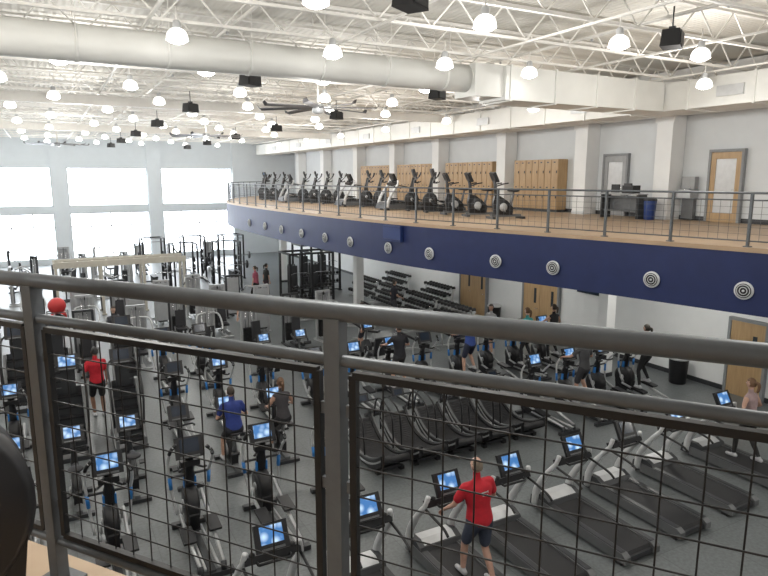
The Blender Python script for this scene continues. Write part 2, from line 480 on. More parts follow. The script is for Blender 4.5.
one(b, 'wall_television', (XEL-.08, 15.6, 2.4), -90)

# ------------------------------------------------------------------ near mezzanine + guardrail
def P(k, off=0.0, z=0.0):
    return V((.668-.595*k+.804*off, 1.23+.804*k+.595*off, F+z))
b = MB()
poly = [(-7.98, -5.98), (6.1, -5.98), (P(-4, .12).x, P(-4, .12).y), (P(9, .12).x, P(9, .12).y), (-7.98, 8.6)]
b.prism(poly, F-.35, F-.03, 'wall_paint', 'z'); b.prism(poly, F-.03, F, 'wood_floor', 'z')
one(b, 'balcony_deck')
b = MB()
K0, K1 = -3.14, 6.67
b.tube([P(K0, 0, 1.045), P(K1, 0, 1.045)], .0235, 'rail_grey', 16)
b.tube([P(K0, 0, .925), P(K1, 0, .925)], .015, 'rail_grey', 12)
b.tube([P(K0, 0, .16), P(K1, 0, .16)], .015, 'rail_grey', 12)
ang = math.degrees(math.atan2(.804, -.595))
k = .13-3*1.09; posts = []
while k < K1+.01:
    posts.append(k)
    b.box(P(k, 0, .515), (.042, .042, 1.03), 'rail_grey', (0, 0, ang)); b.box(P(k, 0, .008), (.13, .11, .016), 'rail_grey', (0, 0, ang))
    k += 1.09
one(b, 'guardrail')
b = MB()
for k in posts[:-1]:
    a, c = k+.05, k+1.04; zt, zb = .893, .19
    for z in (zt, zb): b.box((P(a, 0, z)+P(c, 0, z))/2, (c-a, .02, .018), 'wire_black', (0, 0, ang))
    for kk in (a, c): b.box(P(kk, 0, (zt+zb)/2), (.018, .02, zt-zb), 'wire_black', (0, 0, ang))
    n = 13
    for i in range(1, n):
        kk = a+(c-a)*i/n; b.tube([P(kk, 0.003, zb), P(kk, 0.003, zt)], .0022, 'wire_black', 6, cap=False)
    n = 9
    for i in range(1, n):
        z = zb+(zt-zb)*i/n; b.tube([P(a, -.002, z), P(c, -.002, z)], .0022, 'wire_black', 6, cap=False)
    for z in (.3, .6, .8):
        for kk in (a, c): b.box(P(kk+(.014 if kk == c else -.014), 0, z), (.012, .012, .03), 'rail_grey', (0, 0, ang))
one(b, 'guardrail_wire_mesh')

# ------------------------------------------------------------------ lamps, fans, speakers
b = MB()
b.tube([(0, 0, .5), (0, 0, .26)], .012, 'white_steel', 6)
b.tube([(0, 0, .28), (0, 0, .26), (0, 0, .17), (0, 0, .15)], [.04, .06, .07, .08], 'lightgrey', 16)
b.tube([(0, 0, .15), (0, 0, .135), (0, 0, .10), (0, 0, .05), (0, 0, 0), (0, 0, -.04)], [.07, .105, .145, .17, .18, .182], 'lamp_shade', 20, cap=False)
b.ell((0, 0, -.02), (.165, .165, .08), 'lamp_glass')
lm = b.mesh('high_bay_lamp')
y = 1.8; i = 0
while y < 49:
    xs = (-5.2, -2.35, .5, 3.4, 6.2, 9.15, 11.4) if i % 2 == 0 else (-6.3, -3.5, -.7, 2.2, 5.05, 7.6, 9.9)
    for x in xs:
        if abs(y-12.35) > .9: place(lm, 'high_bay_lamp', (x, y, 8.42))
    y += 3.18; i += 1
for y in (5, 10, 16, 21, 26, 31, 36, 41): place(lm, 'high_bay_lamp', (14.2, y, 8.3))
for x in (-5, 0.5, 6.2, 11.4):
    for y in (1, 8.0, 15.2, 22.5, 29.5, 36.5, 44):
        ld = bpy.data.lights.new('lamp_light', 'POINT'); ld.energy = 165; ld.shadow_soft_size = .25; ld.color = (1.0, .975, .93)
        o = bpy.data.objects.new('lamp_light', ld); COL.objects.link(o); o.location = (x+.7, y+.8, 7.7)
for y in (4, 11, 18, 26, 34):
    ld = bpy.data.lights.new('downlight', 'POINT'); ld.energy = 75; ld.shadow_soft_size = .15; ld.color = (1, .97, .9)
    o = bpy.data.objects.new('downlight', ld); COL.objects.link(o); o.location = (14.4, y, 3.2)

b = MB()
b.box((0, 0, 0), (.42, .3, .26), 'speaker', None, .86); b.box((0, -.155, 0), (.36, .01, .2), 'black')
b.tube([(0, 0, .1), (0, 0, .5)], .012, 'darkgrey', 6); b.box((0, 0, .16), (.1, .1, .06), 'darkgrey')
spm = b.mesh('ceiling_speaker')
for y in (7.05, 13.9, 20.2, 26.5, 33, 39.5, 45.5):
    for x in (-3, 4.2, 9.1):
        place(spm, 'ceiling_speaker', (x, y, 8.22 if y != 7.05 else 8.3), 30)
b = MB()
b.tube([(0, 0, .0), (0, 0, .75)], .035, 'white_steel', 10)
b.tube([(0, 0, .12), (0, 0, .1), (0, 0, -.12), (0, 0, -.16)], [.1, .17, .17, .1], 'silver', 20)
for k in range(8):
    a = k*math.pi/4+.2; c, s_ = math.cos(a), math.sin(a)
    vs = []
    for r_, w, dz in ((.15, .07, 0), (.5, .1, 0), (1.72, .08, -.03), (1.8, .05, .05)):
        for sg, tz in ((-1, -.02), (1, .02)):
            vs += [V((c*r_-s_*w*sg, s_*r_+c*w*sg, dz+tz)), V((c*r_-s_*w*sg, s_*r_+c*w*sg, dz+tz+.02))]
    fs = []
    for j in range(3):
        o_ = j*4; fs += [(o_, o_+2, o_+6, o_+4), (o_+1, o_+5, o_+7, o_+3), (o_, o_+4, o_+5, o_+1), (o_+2, o_+3, o_+7, o_+6)]
    b.add(vs, fs, 'fan_blade')
fm = b.mesh('ceiling_fan')
for x, y in ((7.3, 17.5), (7.2, 31.4), (1, 43)): place(fm, 'ceiling_fan', (x, y, 8.12))

# ------------------------------------------------------------------ machines (user faces +y)
def console(b, y, z, on=True, w=.42, h=.30, tilt=-28):
    M = Euler((rad(tilt), 0, 0)).to_matrix()
    def q(x, yy, zz): return V((x, y, z))+M @ V((x*0, yy, zz))
    b.box((0, y, z), (w, .06, h), 'black', (tilt, 0, 0))
    b.box(q(0, .03, .02), (w*.7, .06, h*.7), 'darkgrey', (tilt, 0, 0))
    b.box(q(0, -.034, .03), (w*.68, .008, h*.64), 'screen_on' if on else 'screen_off', (tilt, 0, 0))
    b.box(q(0, -.034, -h*.42), (w*.7, .012, h*.08), 'midgrey', (tilt, 0, 0))

def treadmill(on=True):
    b = MB()
    b.prism([(-1.06, .05), (-1.06, .14), (-.98, .18), (.72, .2), (.72, .05)], -.29, .29, 'darkgrey')
    b.prism([(-1.0, .18), (-1.04, .16), (-1.0, .205), (.66, .225), (.66, .2)], -.265, .265, 'belt')
    for s in (-1, 1):
        x0, x1 = sorted((s*.28, s*.41))
        b.prism([(-1.1, .06), (-1.1, .17), (-1.02, .22), (.75, .24), (.9, .24), (.9, .05)], x0, x1, 'midgrey')
        x0, x1 = sorted((s*.30, s*.395))
        b.prism([(-1.0, .225), (-1.0, .232), (.6, .252), (.6, .24)], x0, x1, 'darkgrey')
        b.curve([(s*.40, .98, .12), (s*.42, .92, .45), (s*.43, .7, .82), (s*.41, .5, 1.08), (s*.37, .46, 1.26)], [.07]*4+[.065]*4+[.05]*4+[.04]*5, 'lightgrey', 10, 4)
        b.curve([(s*.40, .55, 1.05), (s*.40, .3, 1.02), (s*.39, 0, .97), (s*.39, -.12, .90)], .022, 'black', 8, 3)
        b.box((s*.36, -.95, .03), (.06, .12, .06), 'black'); b.box((s*.3, .9, .03), (.08, .12, .06), 'black')
    b.prism([(.58, .2), (.64, .29), (.78, .35), (.98, .34), (1.1, .24), (1.12, .06), (.7, .05)], -.4, .4, 'darkgrey')
    b.prism([(.66, .30), (.78, .357), (.96, .348), (.96, .34), (.78, .35)], -.3, .3, 'lightgrey')
    b.box((0, .5, 1.12), (.78, .16, .1), 'black', (-20, 0, 0)); b.tube([(-.22, .36, 1.1), (.22, .36, 1.1)], .02, 'black', 8)
    b.tube([(-.22, .36, 1.1), (-.24, .46, 1.12)], .02, 'black', 8); b.tube([(.22, .36, 1.1), (.24, .46, 1.12)], .02, 'black', 8)
    b.tube([(0, .52, 1.12), (0, .53, 1.3)], .06, 'darkgrey', 10)
    b.tube([(-.28, .5, 1.16), (-.28, .46, 1.21)], .04, 'black', 8); b.tube([(.28, .5, 1.16), (.28, .46, 1.21)], .04, 'black', 8)
    console(b, .5, 1.38, on, .46, .36)
    return b.mesh('treadmill')
T1, T0 = treadmill(True), treadmill(False)

def curved_treadmill():
    b = MB()
    def zc(y): return .17+.42*(abs(y)/.9)**2.1 * (1.15 if y > 0 else .75)
    n = 34
    for i in range(n):
        y = -.85+1.7*(i+.5)/n; sl = math.degrees(math.atan2(zc(y+.02)-zc(y-.02), .04))
        b.box((0, y, zc(y)), (.54, 1.7/n*.86*math.sqrt(1+math.tan(rad(sl))**2), .03), 'belt', (sl, 0, 0))
    ys = [-.88+1.76*i/16 for i in range(17)]
    for s in (-1, 1):
        top = [(y, zc(y)+.05) for y in ys]; bot = [(y, max(.06, zc(y)-.17)) for y in ys[::-1]]
        x0, x1 = sorted((s*.28, s*.37)); b.prism(top+bot, x0, x1, 'black')
        b.prism([(y, zc(y)+.075) for y in ys]+[(y, zc(y)+.045) for y in ys[::-1]], *sorted((s*.33, s*.385)), 'midgrey')
        b.prism([(y, zc(y)-.03) for y in ys]+[(y, zc(y)-.07) for y in ys[::-1]], *sorted((s*.37, s*.385)), 'silver')
        b.curve([(s*.36, .85, .3), (s*.38, .82, .8), (s*.37, .68, 1.12), (s*.36, .4, 1.18), (s*.36, .0, 1.0), (s*.36, -.1, .6), (s*.35, -.12, .25)], .02, 'black', 8, 4)
        b.box((s*.28, -.6, .04), (.1, .1, .08), 'black'); b.box((s*.28, .6, .04), (.1, .1, .08), 'black')
    b.box((0, .6, .1), (.5, .08, .06), 'darkgrey'); b.box((0, -.6, .1), (.5, .08, .06), 'darkgrey')
    for y in (-.88, .88): b.tube([(-.29, y, zc(y)-.07), (.29, y, zc(y)-.07)], .07, 'belt', 14)
    b.tube([(-.37, .7, 1.12), (.37, .7, 1.12)], .018, 'darkgrey', 8)
    b.box((0, .7, 1.2), (.3, .05, .2), 'black', (-25, 0, 0)); b.box((0, .672, 1.205), (.2, .006, .12), 'screen_off', (-25, 0, 0))
    return b.mesh('curved_treadmill')
CT = curved_treadmill()

def elliptical(on=True, acc='blue_accent', dark=False):
    b = MB(); SV = 'darkgrey' if dark else 'silver'; LG = 'midgrey' if dark else 'lightgrey'
    b.box((0, .62, .05), (.6, .1, .08), 'darkgrey'); b.box((0, -.98, .05), (.62, .1, .08), 'darkgrey'); b.box((0, -.2, .08), (.1, 1.6, .09), 'darkgrey')
    b.disc((0, .45, .50), .30, .20, 'black', 'x', 28, .03)
    b.disc((.0, .45, .50), .20, .225, 'black', 'x', 24, .01)
    b.prism([(.2, .1), (.15, .4), (.3, .7), (.6, .72), (.72, .4), (.68, .1)], -.08, .08, 'black')
    for s in (-1, 1):
        b.disc((s*.125, .45, .50), .07, .03, 'silver', 'x', 14, .006)
        ph = .16 if s > 0 else -.16
        b.tube([(s*.16, .45, .50), (s*.16, .45+ph*.5, .50+ph*.9)], .025, SV, 8)
        b.tube([(s*.19, .45+ph*.5, .50+ph*.9), (s*.19, -.25, .30+ph*.35), (s*.17, -.95, .20)], [.028, .034, .028], SV, 8)
        b.prism([(-.42, .33+ph*.4), (-.45, .38+ph*.4), (-.05, .42+ph*.4), (.0, .40+ph*.4), (-.04, .36+ph*.4)], *sorted((s*.10, s*.29)), 'black')
        b.tube([(s*.17, -.95, .20), (s*.17, -.98, .08)], .045, 'darkgrey', 8)
        b.tube([(s*.1, -1.0, .16), (s*.1, .25, .16)], .022, SV, 8)
        b.curve([(s*.25, .30+ph*.2, .42), (s*.29, .42, .72), (s*.31, .44, 1.0)], .025, SV, 8, 3)
        b.curve([(s*.31, .44, 1.0), (s*.33, .36-ph*.4, 1.22), (s*.31, .2-ph*.8, 1.44), (s*.25, .14-ph*.8, 1.58)], .024, LG, 8, 4)
        b.curve([(s*.31, .2-ph*.8, 1.44), (s*.28, .16-ph*.8, 1.53), (s*.21, .14-ph*.8, 1.61)], .03, 'black', 8, 3)
        b.tube([(s*.30, .43, .80), (s*.313, .44, 1.0)], .03, acc, 8)
        b.tube([(s*.04, .44, 1.0), (s*.3, .44, 1.0)], .022, 'darkgrey', 8)
        b.curve([(s*.06, .34, 1.2), (s*.18, .22, 1.18), (s*.2, .1, 1.24)], .02, 'black', 8, 3)
        b.prism([(.42, .78), (.5, .78), (.47, .95), (.41, .95)], *sorted((s*.07, s*.1)), acc)
    b.curve([(0, .5, .7), (0, .45, 1.0), (0, .38, 1.3), (0, .36, 1.4)], [.09]*5+[.07]*8, 'black', 10, 4)
    b.box((0, .33, 1.25), (.3, .12, .09), 'black')
    if dark: console(b, .34, 1.56, on, .5, .40, -18)
    else: console(b, .34, 1.50, on, .44, .34, -22)
    return b.mesh('elliptical_trainer')
E1, E0 = elliptical(True), elliptical(False)
ED0, ED1 = elliptical(False, 'black', True), elliptical(True, 'black', True)

def bike(on=True):
    b = MB()
    b.box((0, .5, .04), (.55, .1, .07), 'darkgrey'); b.box((0, -.5, .04), (.5, .1, .07), 'darkgrey'); b.box((0, 0, .1), (.1, 1.0, .08), 'midgrey')
    b.prism([(-.2, .12), (-.22, .35), (-.02, .55), (.22, .7), (.4, .72), (.45, .5), (.4, .12)], -.07, .07, 'black')
    b.disc((0, .12, .36), .24, .17, 'black', 'x', 24, .02)
    b.disc((0, .12, .36), .13, .19, 'silver', 'x', 20, .01)
    for s in (-1, 1):
        c = s*.16
        b.tube([(s*.11, .12, .36), (s*.13, .12+c*.3, .36+c)], .016, 'silver', 8)
        b.box((s*.19, .12+c*.3, .36+c), (.1, .16, .03), 'black')
        b.curve([(0, .36, 1.0), (s*.15, .3, 1.04), (s*.24, .2, 1.08), (s*.24, .05, 1.1)], .02, 'black', 8, 3)
    b.tube([(0, -.12, .3), (0, -.25, .82)], [.05, .032], 'midgrey', 10)
    b.tube([(0, -.2, .6), (0, -.25, .84)], .025, 'chrome', 10)
    b.ell((0, -.30, .87), (.14, .13, .05), 'vinyl'); b.ell((0, -.16, .87), (.055, .14, .035), 'vinyl')
    b.tube([(0, .34, .65), (0, .38, 1.0), (0, .42, 1.2)], [.07, .05, .05], 'darkgrey', 10)
    console(b, .42, 1.28, on, .42, .32, -26)
    return b.mesh('exercise_bike')
B1, B0 = bike(True), bike(False)

def recumbent(on=True):
    b = MB()
    b.box((0, .7, .04), (.55, .1, .07), 'darkgrey'); b.box((0, -.6, .04), (.5, .1, .07), 'darkgrey'); b.box((0, 0, .14), (.14, 1.4, .12), 'midgrey')
    b.prism([(.2, .15), (.25, .55), (.5, .72), (.72, .6), (.75, .15)], -.09, .09, 'darkgrey')
    b.disc((0, .45, .38), .2, .2, 'black', 'x', 22, .02)
    for s in (-1, 1):
        c = s*.15
        b.tube([(s*.12, .4, .4), (s*.14, .4, .4+c)], .016, 'silver', 8); b.box((s*.2, .4, .4+c), (.1, .05, .16), 'black')
        b.curve([(0, -.3, .4), (s*.25, -.28, .42), (s*.3, -.15, .62), (s*.3, 0, .66)], .018, 'black', 8, 3)
    b.box((0, -.25, .44), (.42, .4, .09), 'vinyl', (4, 0, 0)); b.box((0, -.5, .74), (.42, .08, .55), 'vinyl', (12, 0, 0)); b.tube([(0, -.25, .2), (0, -.28, .42)], .05, 'midgrey', 8)
    b.curve([(0, .55, .65), (0, .5, .95), (0, .42, 1.15)], .035, 'midgrey', 8, 3)
    console(b, .42, 1.22, on, .42, .3, -26)
    return b.mesh('recumbent_bike')
R1 = recumbent()

def climber(on=False):
    b = MB()
    b.box((0, 0, .05), (.7, 1.3, .1), 'darkgrey')
    for i in range(6):
        b.box((0, -.52+i*.19, .22+i*.19), (.5, .22, .04), 'black'); b.box((0, -.43+i*.19, .32+i*.19), (.5, .02, .17), 'darkgrey')
    for s in (-1, 1):
        b.prism([(-.66, .1), (-.66, .28), (.42, 1.36), (.62, 1.36), (.62, .1)], *sorted((s*.26, s*.33)), 'midgrey')
        b.prism([(-.6, .1), (-.2, .1), (.55, .9), (.55, 1.1)], *sorted((s*.33, s*.345)), 'silver')
        b.curve([(s*.31, -.4, .5), (s*.33, -.42, 1.1), (s*.33, -.2, 1.5), (s*.32, .3, 1.78), (s*.2, .45, 1.9)], .024, 'black', 8, 4)
    b.box((0, .52, 1.5), (.3, .1, .6), 'darkgrey'); console(b, .48, 1.95, on, .5, .36, -18)
    return b.mesh('stair_climber')
SC0, SC1 = climber(), climber(True)

def strength(kind=0):
    b = MB(); fr = 'silver' if kind != 2 else 'darkgrey'
    for s in (-1, 1):
        b.box((s*.28, .5, .95), (.07, .09, 1.9), fr); b.box((s*.28, .28, .03), (.08, .8, .06), fr)
        b.tube([(s*.12, .5, .1), (s*.12, .5, 1.8)], .012, 'chrome', 6)
    b.box((0, .5, 1.87), (.62, .09, .08), fr)
    b.box((0, .58, 1.0), (.5, .012, 1.6), 'plastic_grey')
    for i in range(13): b.box((0, .5, .16+i*.05), (.36, .16, .042), 'iron')
    b.tube([(0, .5, .8), (0, .5, 1.8)], .008, 'black', 6)
    b.disc((0, .45, 1.8), .07, .03, 'black', 'x', 14, .006)
    b.box((0, -.2, .06), (.1, 1.3, .07), fr); b.box((0, -.82, .04), (.5, .08, .06), fr)
    b.box((0, -.35, .46), (.36, .4, .08), 'vinyl'); b.tube([(0, -.35, .08), (0, -.35, .44)], .04, fr, 8)
    b.box((0, -.08, .82), (.32, .08, .62), 'vinyl', (-8, 0, 0)); b.box((0, 0, .6), (.06, .06, 1.1), fr)
    for s in (-1, 1):
        if kind == 0:
            b.curve([(s*.05, .2, 1.55), (s*.35, .1, 1.5), (s*.42, -.15, 1.2), (s*.36, -.4, 1.05)], .03, fr, 8, 4); b.tube([(s*.36, -.4, 1.05), (s*.3, -.5, 1.03)], .025, 'black', 8)
        elif kind == 1:
            b.curve([(s*.05, .3, 1.75), (s*.4, .0, 1.85), (s*.48, -.25, 1.7)], .03, fr, 8, 4); b.tube([(s*.48, -.25, 1.7), (s*.55, -.35, 1.6)], .025, 'black', 8)
        else:
            b.curve([(s*.2, -.1, .5), (s*.25, -.5, .45), (s*.2, -.75, .3)], .03, fr, 8, 4); b.tube([(s*.05, -.75, .3), (s*.3, -.75, .3)], .06, 'vinyl', 10)
    return b.mesh('weight_machine')
S = [strength(0), strength(1), strength(2)]

def cable_rig():
    b = MB(); L = 5.4
    for x in (-L/2, -L/6, L/6, L/2):
        for y in (-.55, .55): b.box((x, y, 1.15), (.11, .11, 2.3), 'cream'); b.box((x, y, .03), (.2, .2, .06), 'cream')
        b.box((x, 0, 2.26), (.09, 1.1, .1), 'cream')
        for i in range(12): b.box((x, 0, .14+i*.05), (.16, .34, .042), 'iron')
        b.tube([(x, .1, .1), (x, .1, 2.2)], .012, 'chrome', 6); b.tube([(x, -.1, .1), (x, -.1, 2.2)], .012, 'chrome', 6)
        b.box((x, 0, 1.0), (.02, .5, 1.5), 'midgrey')
    for y in (-.55, .55): b.box((0, y, 2.34), (L+.2, .12, .26), 'cream')
    for k in range(9): b.box((-L/2+L*(k+.5)/9, 0, 2.36), (.06, 1.0, .06), 'cream')
    for y in (-.2, .2): b.tube([(-L/2, y, 2.5), (L/2, y, 2.5)], .03, 'cream', 8)
    for x in (-L/3, 0, L/3):
        b.box((x, -.2, .45), (.3, .6, .08), 'vinyl'); b.tube([(x, -.2, .05), (x, -.2, .42)], .04, 'cream', 8); b.box((x, -.2, .03), (.4, .5, .05), 'cream')
        b.tube([(x, -.4, 2.2), (x, -.4, 1.7)], .006, 'black', 6); b.tube([(x-.4, -.4, 1.68), (x, -.4, 1.72), (x+.4, -.4, 1.68)], .016, 'chrome', 8)
    return b
one(cable_rig(), 'cable_machine', (2.9, 30.8, 0))

def power_rack():
    b = MB()
    for x in (-.6, .6):
        for y in (-.6, .6): b.box((x, y, 1.35), (.09, .09, 2.7), 'black'); b.box((x, y, .02), (.16, .16, .04), 'black')
        b.box((x, 0, 2.66), (.08, 1.2, .08), 'black'); b.box((x, 0, .06), (.08, 1.2, .08), 'black'); b.box((x, 0, 1.0), (.05, 1.2, .06), 'midgrey')
        for k, z in enumerate((.5, .9, 1.3, 1.7)):
            b.disc((x*1.14+.0, .62, z), .22-.03*k, .06, 'iron', 'x', 20)
    b.box((0, .6, 2.66), (1.2, .08, .08), 'black'); b.box((0, .6, .06), (1.2, .08, .08), 'black')
    b.tube([(-.6, -.6, 2.5), (.6, -.6, 2.5)], .018, 'midgrey', 8); b.tube([(-.6, -.4, 2.66), (.6, -.4, 2.66)], .018, 'midgrey', 8)
    b.tube([(-1.1, -.67, 1.45), (1.1, -.67, 1.45)], .014, 'chrome', 8)
    for s in (-1, 1): b.disc((s*.92, -.67, 1.45), .225, .07, 'iron', 'x', 22); b.box((s*.6, -.68, 1.42), (.06, .1, .06), 'midgrey')
    b.box((0, -.1, .44), (.28, 1.1, .08), 'vinyl'); b.box((0, .3, .22), (.3, .06, .38), 'midgrey'); b.box((0, -.5, .22), (.3, .06, .38), 'midgrey'); b.box((0, -.1, .06), (.08, .8, .06), 'midgrey')
    return b.mesh('power_rack')
PR = power_rack()
for x in (6.3, 8.6): place(PR, 'power_rack', (x, 34.0, 0))
for x in (5.3, 7.6, 9.9): place(PR, 'power_rack', (x, 38.0, 0))

def multi_rig():
    b = MB()
    for x in (-1.1, 0, 1.1):
        for y in (-.7, .7): b.box((x, y, 1.3), (.1, .1, 2.6), 'black'); b.box((x, y, .02), (.2, .2, .04), 'black')
        b.box((x, 0, 2.56), (.09, 1.4, .09), 'black')
    for y in (-.7, .7): b.box((0, y, 2.56), (2.2, .09, .09), 'black'); b.box((0, y, .08), (2.2, .06, .06), 'black')
    for x in (-.55, .55):
        b.box((x, .5, .95), (.5, .06, 1.8), 'darkgrey')
        for i in range(14): b.box((x, .35, .16+i*.05), (.36, .16, .042), 'iron')
        b.tube([(x, -.6, 2.5), (x, -.6, 1.6)], .006, 'black', 6); b.tube([(x-.45, -.6, 1.58), (x-.3, -.6, 1.64), (x+.3, -.6, 1.64), (x+.45, -.6, 1.58)], .016, 'chrome', 8)
        b.box((x, -.35, .46), (.34, .4, .08), 'vinyl'); b.tube([(x, -.35, .02), (x, -.35, .42)], .04, 'darkgrey', 8); b.box((x, .0, .6), (.34, .08, .12), 'vinyl')
        for z in (.55, 1.0):
            b.box((x, -.7, z-.09), (1.0, .22, .03), 'darkgrey')
            for k in range(5): b.ell((x-.4+.2*k, -.7, z), (.08, .08, .08), 'iron'); b.tube([(x-.44+.2*k, -.7, z+.06), (x-.4+.2*k, -.7, z+.13), (x-.36+.2*k, -.7, z+.06)], .012, 'iron', 6)
        for z in (1.0, 1.4, 1.8):
            for k in range(3): b.disc((x-.15+.15*k, .62, z), .13, .05, 'iron', 'x', 14, .01)
    return b.mesh('multi_station_gym')
MG = multi_rig()
place(MG, 'multi_station_gym', (11.0, 28.2, 0)); place(MG, 'multi_station_gym', (12.9, 31.6, 0))

def dumbbell(b, x, y, z, s=1.0):
    L = .15*s
    b.tube([(x, y-L, z), (x, y+L, z)], .015, 'chrome', 6)
    for t in (-1, 1): b.tube([(x, y+t*L*.5, z), (x, y+t*L*.6, z), (x, y+t*L*1.3, z), (x, y+t*L*1.4, z)], [.05*s, .065*s, .065*s, .05*s], 'iron', 8)
def db_rack():
    b = MB(); L = 2.3
    for s in (-1, 1):
        b.box((s*L/2, .1, .5), (.07, .09, 1.0), 'lightgrey', (-14, 0, 0)); b.box((s*L/2, 0, .03), (.08, .75, .06), 'lightgrey')
    for k, (y, z) in enumerate(((-.2, .28), (.0, .6), (.18, .92))):
        b.box((0, y-.12, z), (L, .05, .05), 'lightgrey', (12, 0, 0)); b.box((0, y+.12, z+.03), (L, .05, .05), 'lightgrey', (12, 0, 0))
        for i in range(9): dumbbell(b, -L/2+.17+i*.245, y, z+.1, 1.3-.2*k/2)
    return b.mesh('dumbbell_rack')
DB = db_rack()
for y in (20.2, 22.8, 25.4, 28.0): place(DB, 'dumbbell_rack', (14.1, y, 0), -90)
for y in (24.6, 28.6): place(DB, 'dumbbell_rack', (16.2, y, 0), -90)

def bench():
    b = MB()
    b.box((0, -.28, .45), (.27, .4, .07), 'vinyl'); b.box((0, .33, .62), (.27, .78, .07), 'vinyl', (28, 0, 0))
    b.box((0, 0, .1), (.07, 1.2, .06), 'silver'); b.box((0, -.58, .03), (.45, .06, .06), 'silver'); b.box((0, .58, .03), (.5, .06, .06), 'silver')
    b.tube([(0, -.25, .1), (0, -.25, .42)], .03, 'silver', 8); b.tube([(0, .3, .1), (0, .35, .58)], .03, 'silver', 8)
    return b.mesh('weight_bench')
BN = bench()
for x, y, r in ((12.3, 20.6, 90), (12.2, 22.4, 90), (12.5, 23.8, 90), (10.3, 20.3, 40), (10.6, 22.6, 60), (9.6, 24.5, 90), (10.2, 25.8, 70), (8.7, 26.5, 30), (11.2, 18.4, 75), (12.6, 18.2, 90)): place(BN, 'weight_bench', (x, y, 0), r)

# placement
for i, x in enumerate((2.3, 3.75, 5.2, 6.5, 8.0, 9.4, 10.9, 12.55)): place(T1 if i != 5 else T0, 'treadmill', (x, 6.9+.05*i, 0))
for i in range(5): place(CT, 'curved_treadmill', (5.95+.92*i, 11.3, 0))
for i, x in enumerate((-.75, .54, 1.82, 3.1, 4.45)): place(E1 if i in (1, 3) else E0, 'elliptical_trainer', (x, 9.95, 0), 0, 1.06)
for i, x in enumerate((-.9, .1, 1.1, 2.1, 3.1, 4.2)): place(B1 if i != 3 else B0, 'exercise_bike', (x, 12.2+.08*i, 0))
for i, x in enumerate((-1.0, .15, 1.3, 2.45, 3.55, 4.7)):
    if i in (1, 2): place(SC1 if i == 1 else SC0, 'stair_climber', (x, 15.0, 0))
    else: place(E0 if i % 2 else E1, 'elliptical_trainer', (x, 15.0, 0))
for i, x in enumerate((-2.0, -1.0, .0, 1.7, 2.8, 3.9)): place(SC0 if i < 4 else E0, 'stair_climber' if i < 4 else 'elliptical_trainer', (x, 18.8, 0))
for i, x in enumerate((6.0, 7.15, 8.3, 9.45, 10.7, 11.8, 12.9, 14.0)): place(E1 if i % 3 else E0, 'elliptical_trainer', (x, 14.6, 0))
for i, x in enumerate((10.7, 11.9, 13.1, 14.25)): place(E1, 'elliptical_trainer', (x, 11.3, 0))
for i, x in enumerate((5.6, 6.8, 8.0, 9.2)): place(R1, 'recumbent_bike', (x, 17.7, 0))
k = 0
for x in (4.6, 6.2, 7.7, 9.1): place(S[k % 3], 'weight_machine', (x, 21.0, 0), 10*(k % 2)); k += 1
for x in (-2.2, -.6, 1.0, 2.6, 4.2, 5.8, 7.3): place(S[k % 3], 'weight_machine', (x, 24.2, 0), 180 if k % 3 == 1 else 0); k += 1
for x in (-2.2, -.7, .9, 2.4, 4.0, 5.5, 7.0): place(S[k % 3], 'weight_machine', (x, 27.4, 0), 180 if k % 2 else 0); k += 1
for x in (-2, -.6, .8, 2.4): place(S[k % 3], 'weight_machine', (x, 21.4, 0)); k += 1
for x in (-1.2, .6, 2.4, 4.2): place(S[k % 3], 'weight_machine', (x, 34.5, 0), 90); k += 1
for x in (-1.2, 1.2, 3.4): place(S[k % 3], 'weight_machine', (x, 38.5, 0), -60); k += 1
for x in (-1.6, .8, 3.0, 5.2, 7.4, 9.6): place(S[k % 3], 'weight_machine', (x, 42.5, 0), 90 if k % 2 else 0); k += 1
# mezzanine machines
y = 16.6; i = 0
while y < 43:
    xx = 13.9 if y < 26 else 13.9-.12*(y-26)
    if y > 38: xx = 12.46+(y-38)*.35
    if i in (0, 1, 2): place(B0, 'exercise_bike', (xx-.2, y, F+.002), 75, 1.08)
    elif i in (5, 8, 13): place(T0, 'treadmill', (xx-.1, y, F+.002), 90, 1.0)
    else: place(ED1 if i % 4 == 1 else ED0, 'elliptical_trainer', (xx, y, F+.002), 70, .98)
    y += 1.42 if y < 24 else 1.25; i += 1
# machine beside camera
place(ED0, 'elliptical_trainer', (-.318-.45*math.cos(rad(10))-.075, 1.87-.45*math.sin(rad(10)), F+.002), -80)
b = MB(); b.ell((0, 0, .32), (.32, .32, .32), 'rubber_red', seg=24, rings=14); b.tube([(.12*math.cos(a*math.pi/8), .12*math.sin(a*math.pi/8), .025) for a in range(17)], .025, 'black', 6, cap=False)
bm_ = b.mesh('exercise_ball')
place(bm_, 'exercise_ball', (.15, 29.2, .0))
b = MB()   # tall ball stand
for s in (-1, 1):
    b.box((s*.35, 0, .03), (.06, .7, .06), 'midgrey'); b.tube([(s*.35, 0, .05), (s*.35, 0, 1.2)], .025, 'midgrey', 8)
for z in (.55, 1.15):
    for yy in (-.2, .2): b.tube([(-.35, yy, z), (.35, yy, z)], .018, 'midgrey', 8)
    for s in (-1, 1): b.tube([(s*.35, -.2, z), (s*.35, .2, z)], .018, 'midgrey', 8)
b.ell((0, 0, 1.38), (.31, .31, .31), 'rubber_red', seg=24, rings=14); b.ell((0, 0, .78), (.3, .3, .3), 'darkgrey', seg=24, rings=14)
one(b, 'ball_rack', (.1, 25.9, 0))

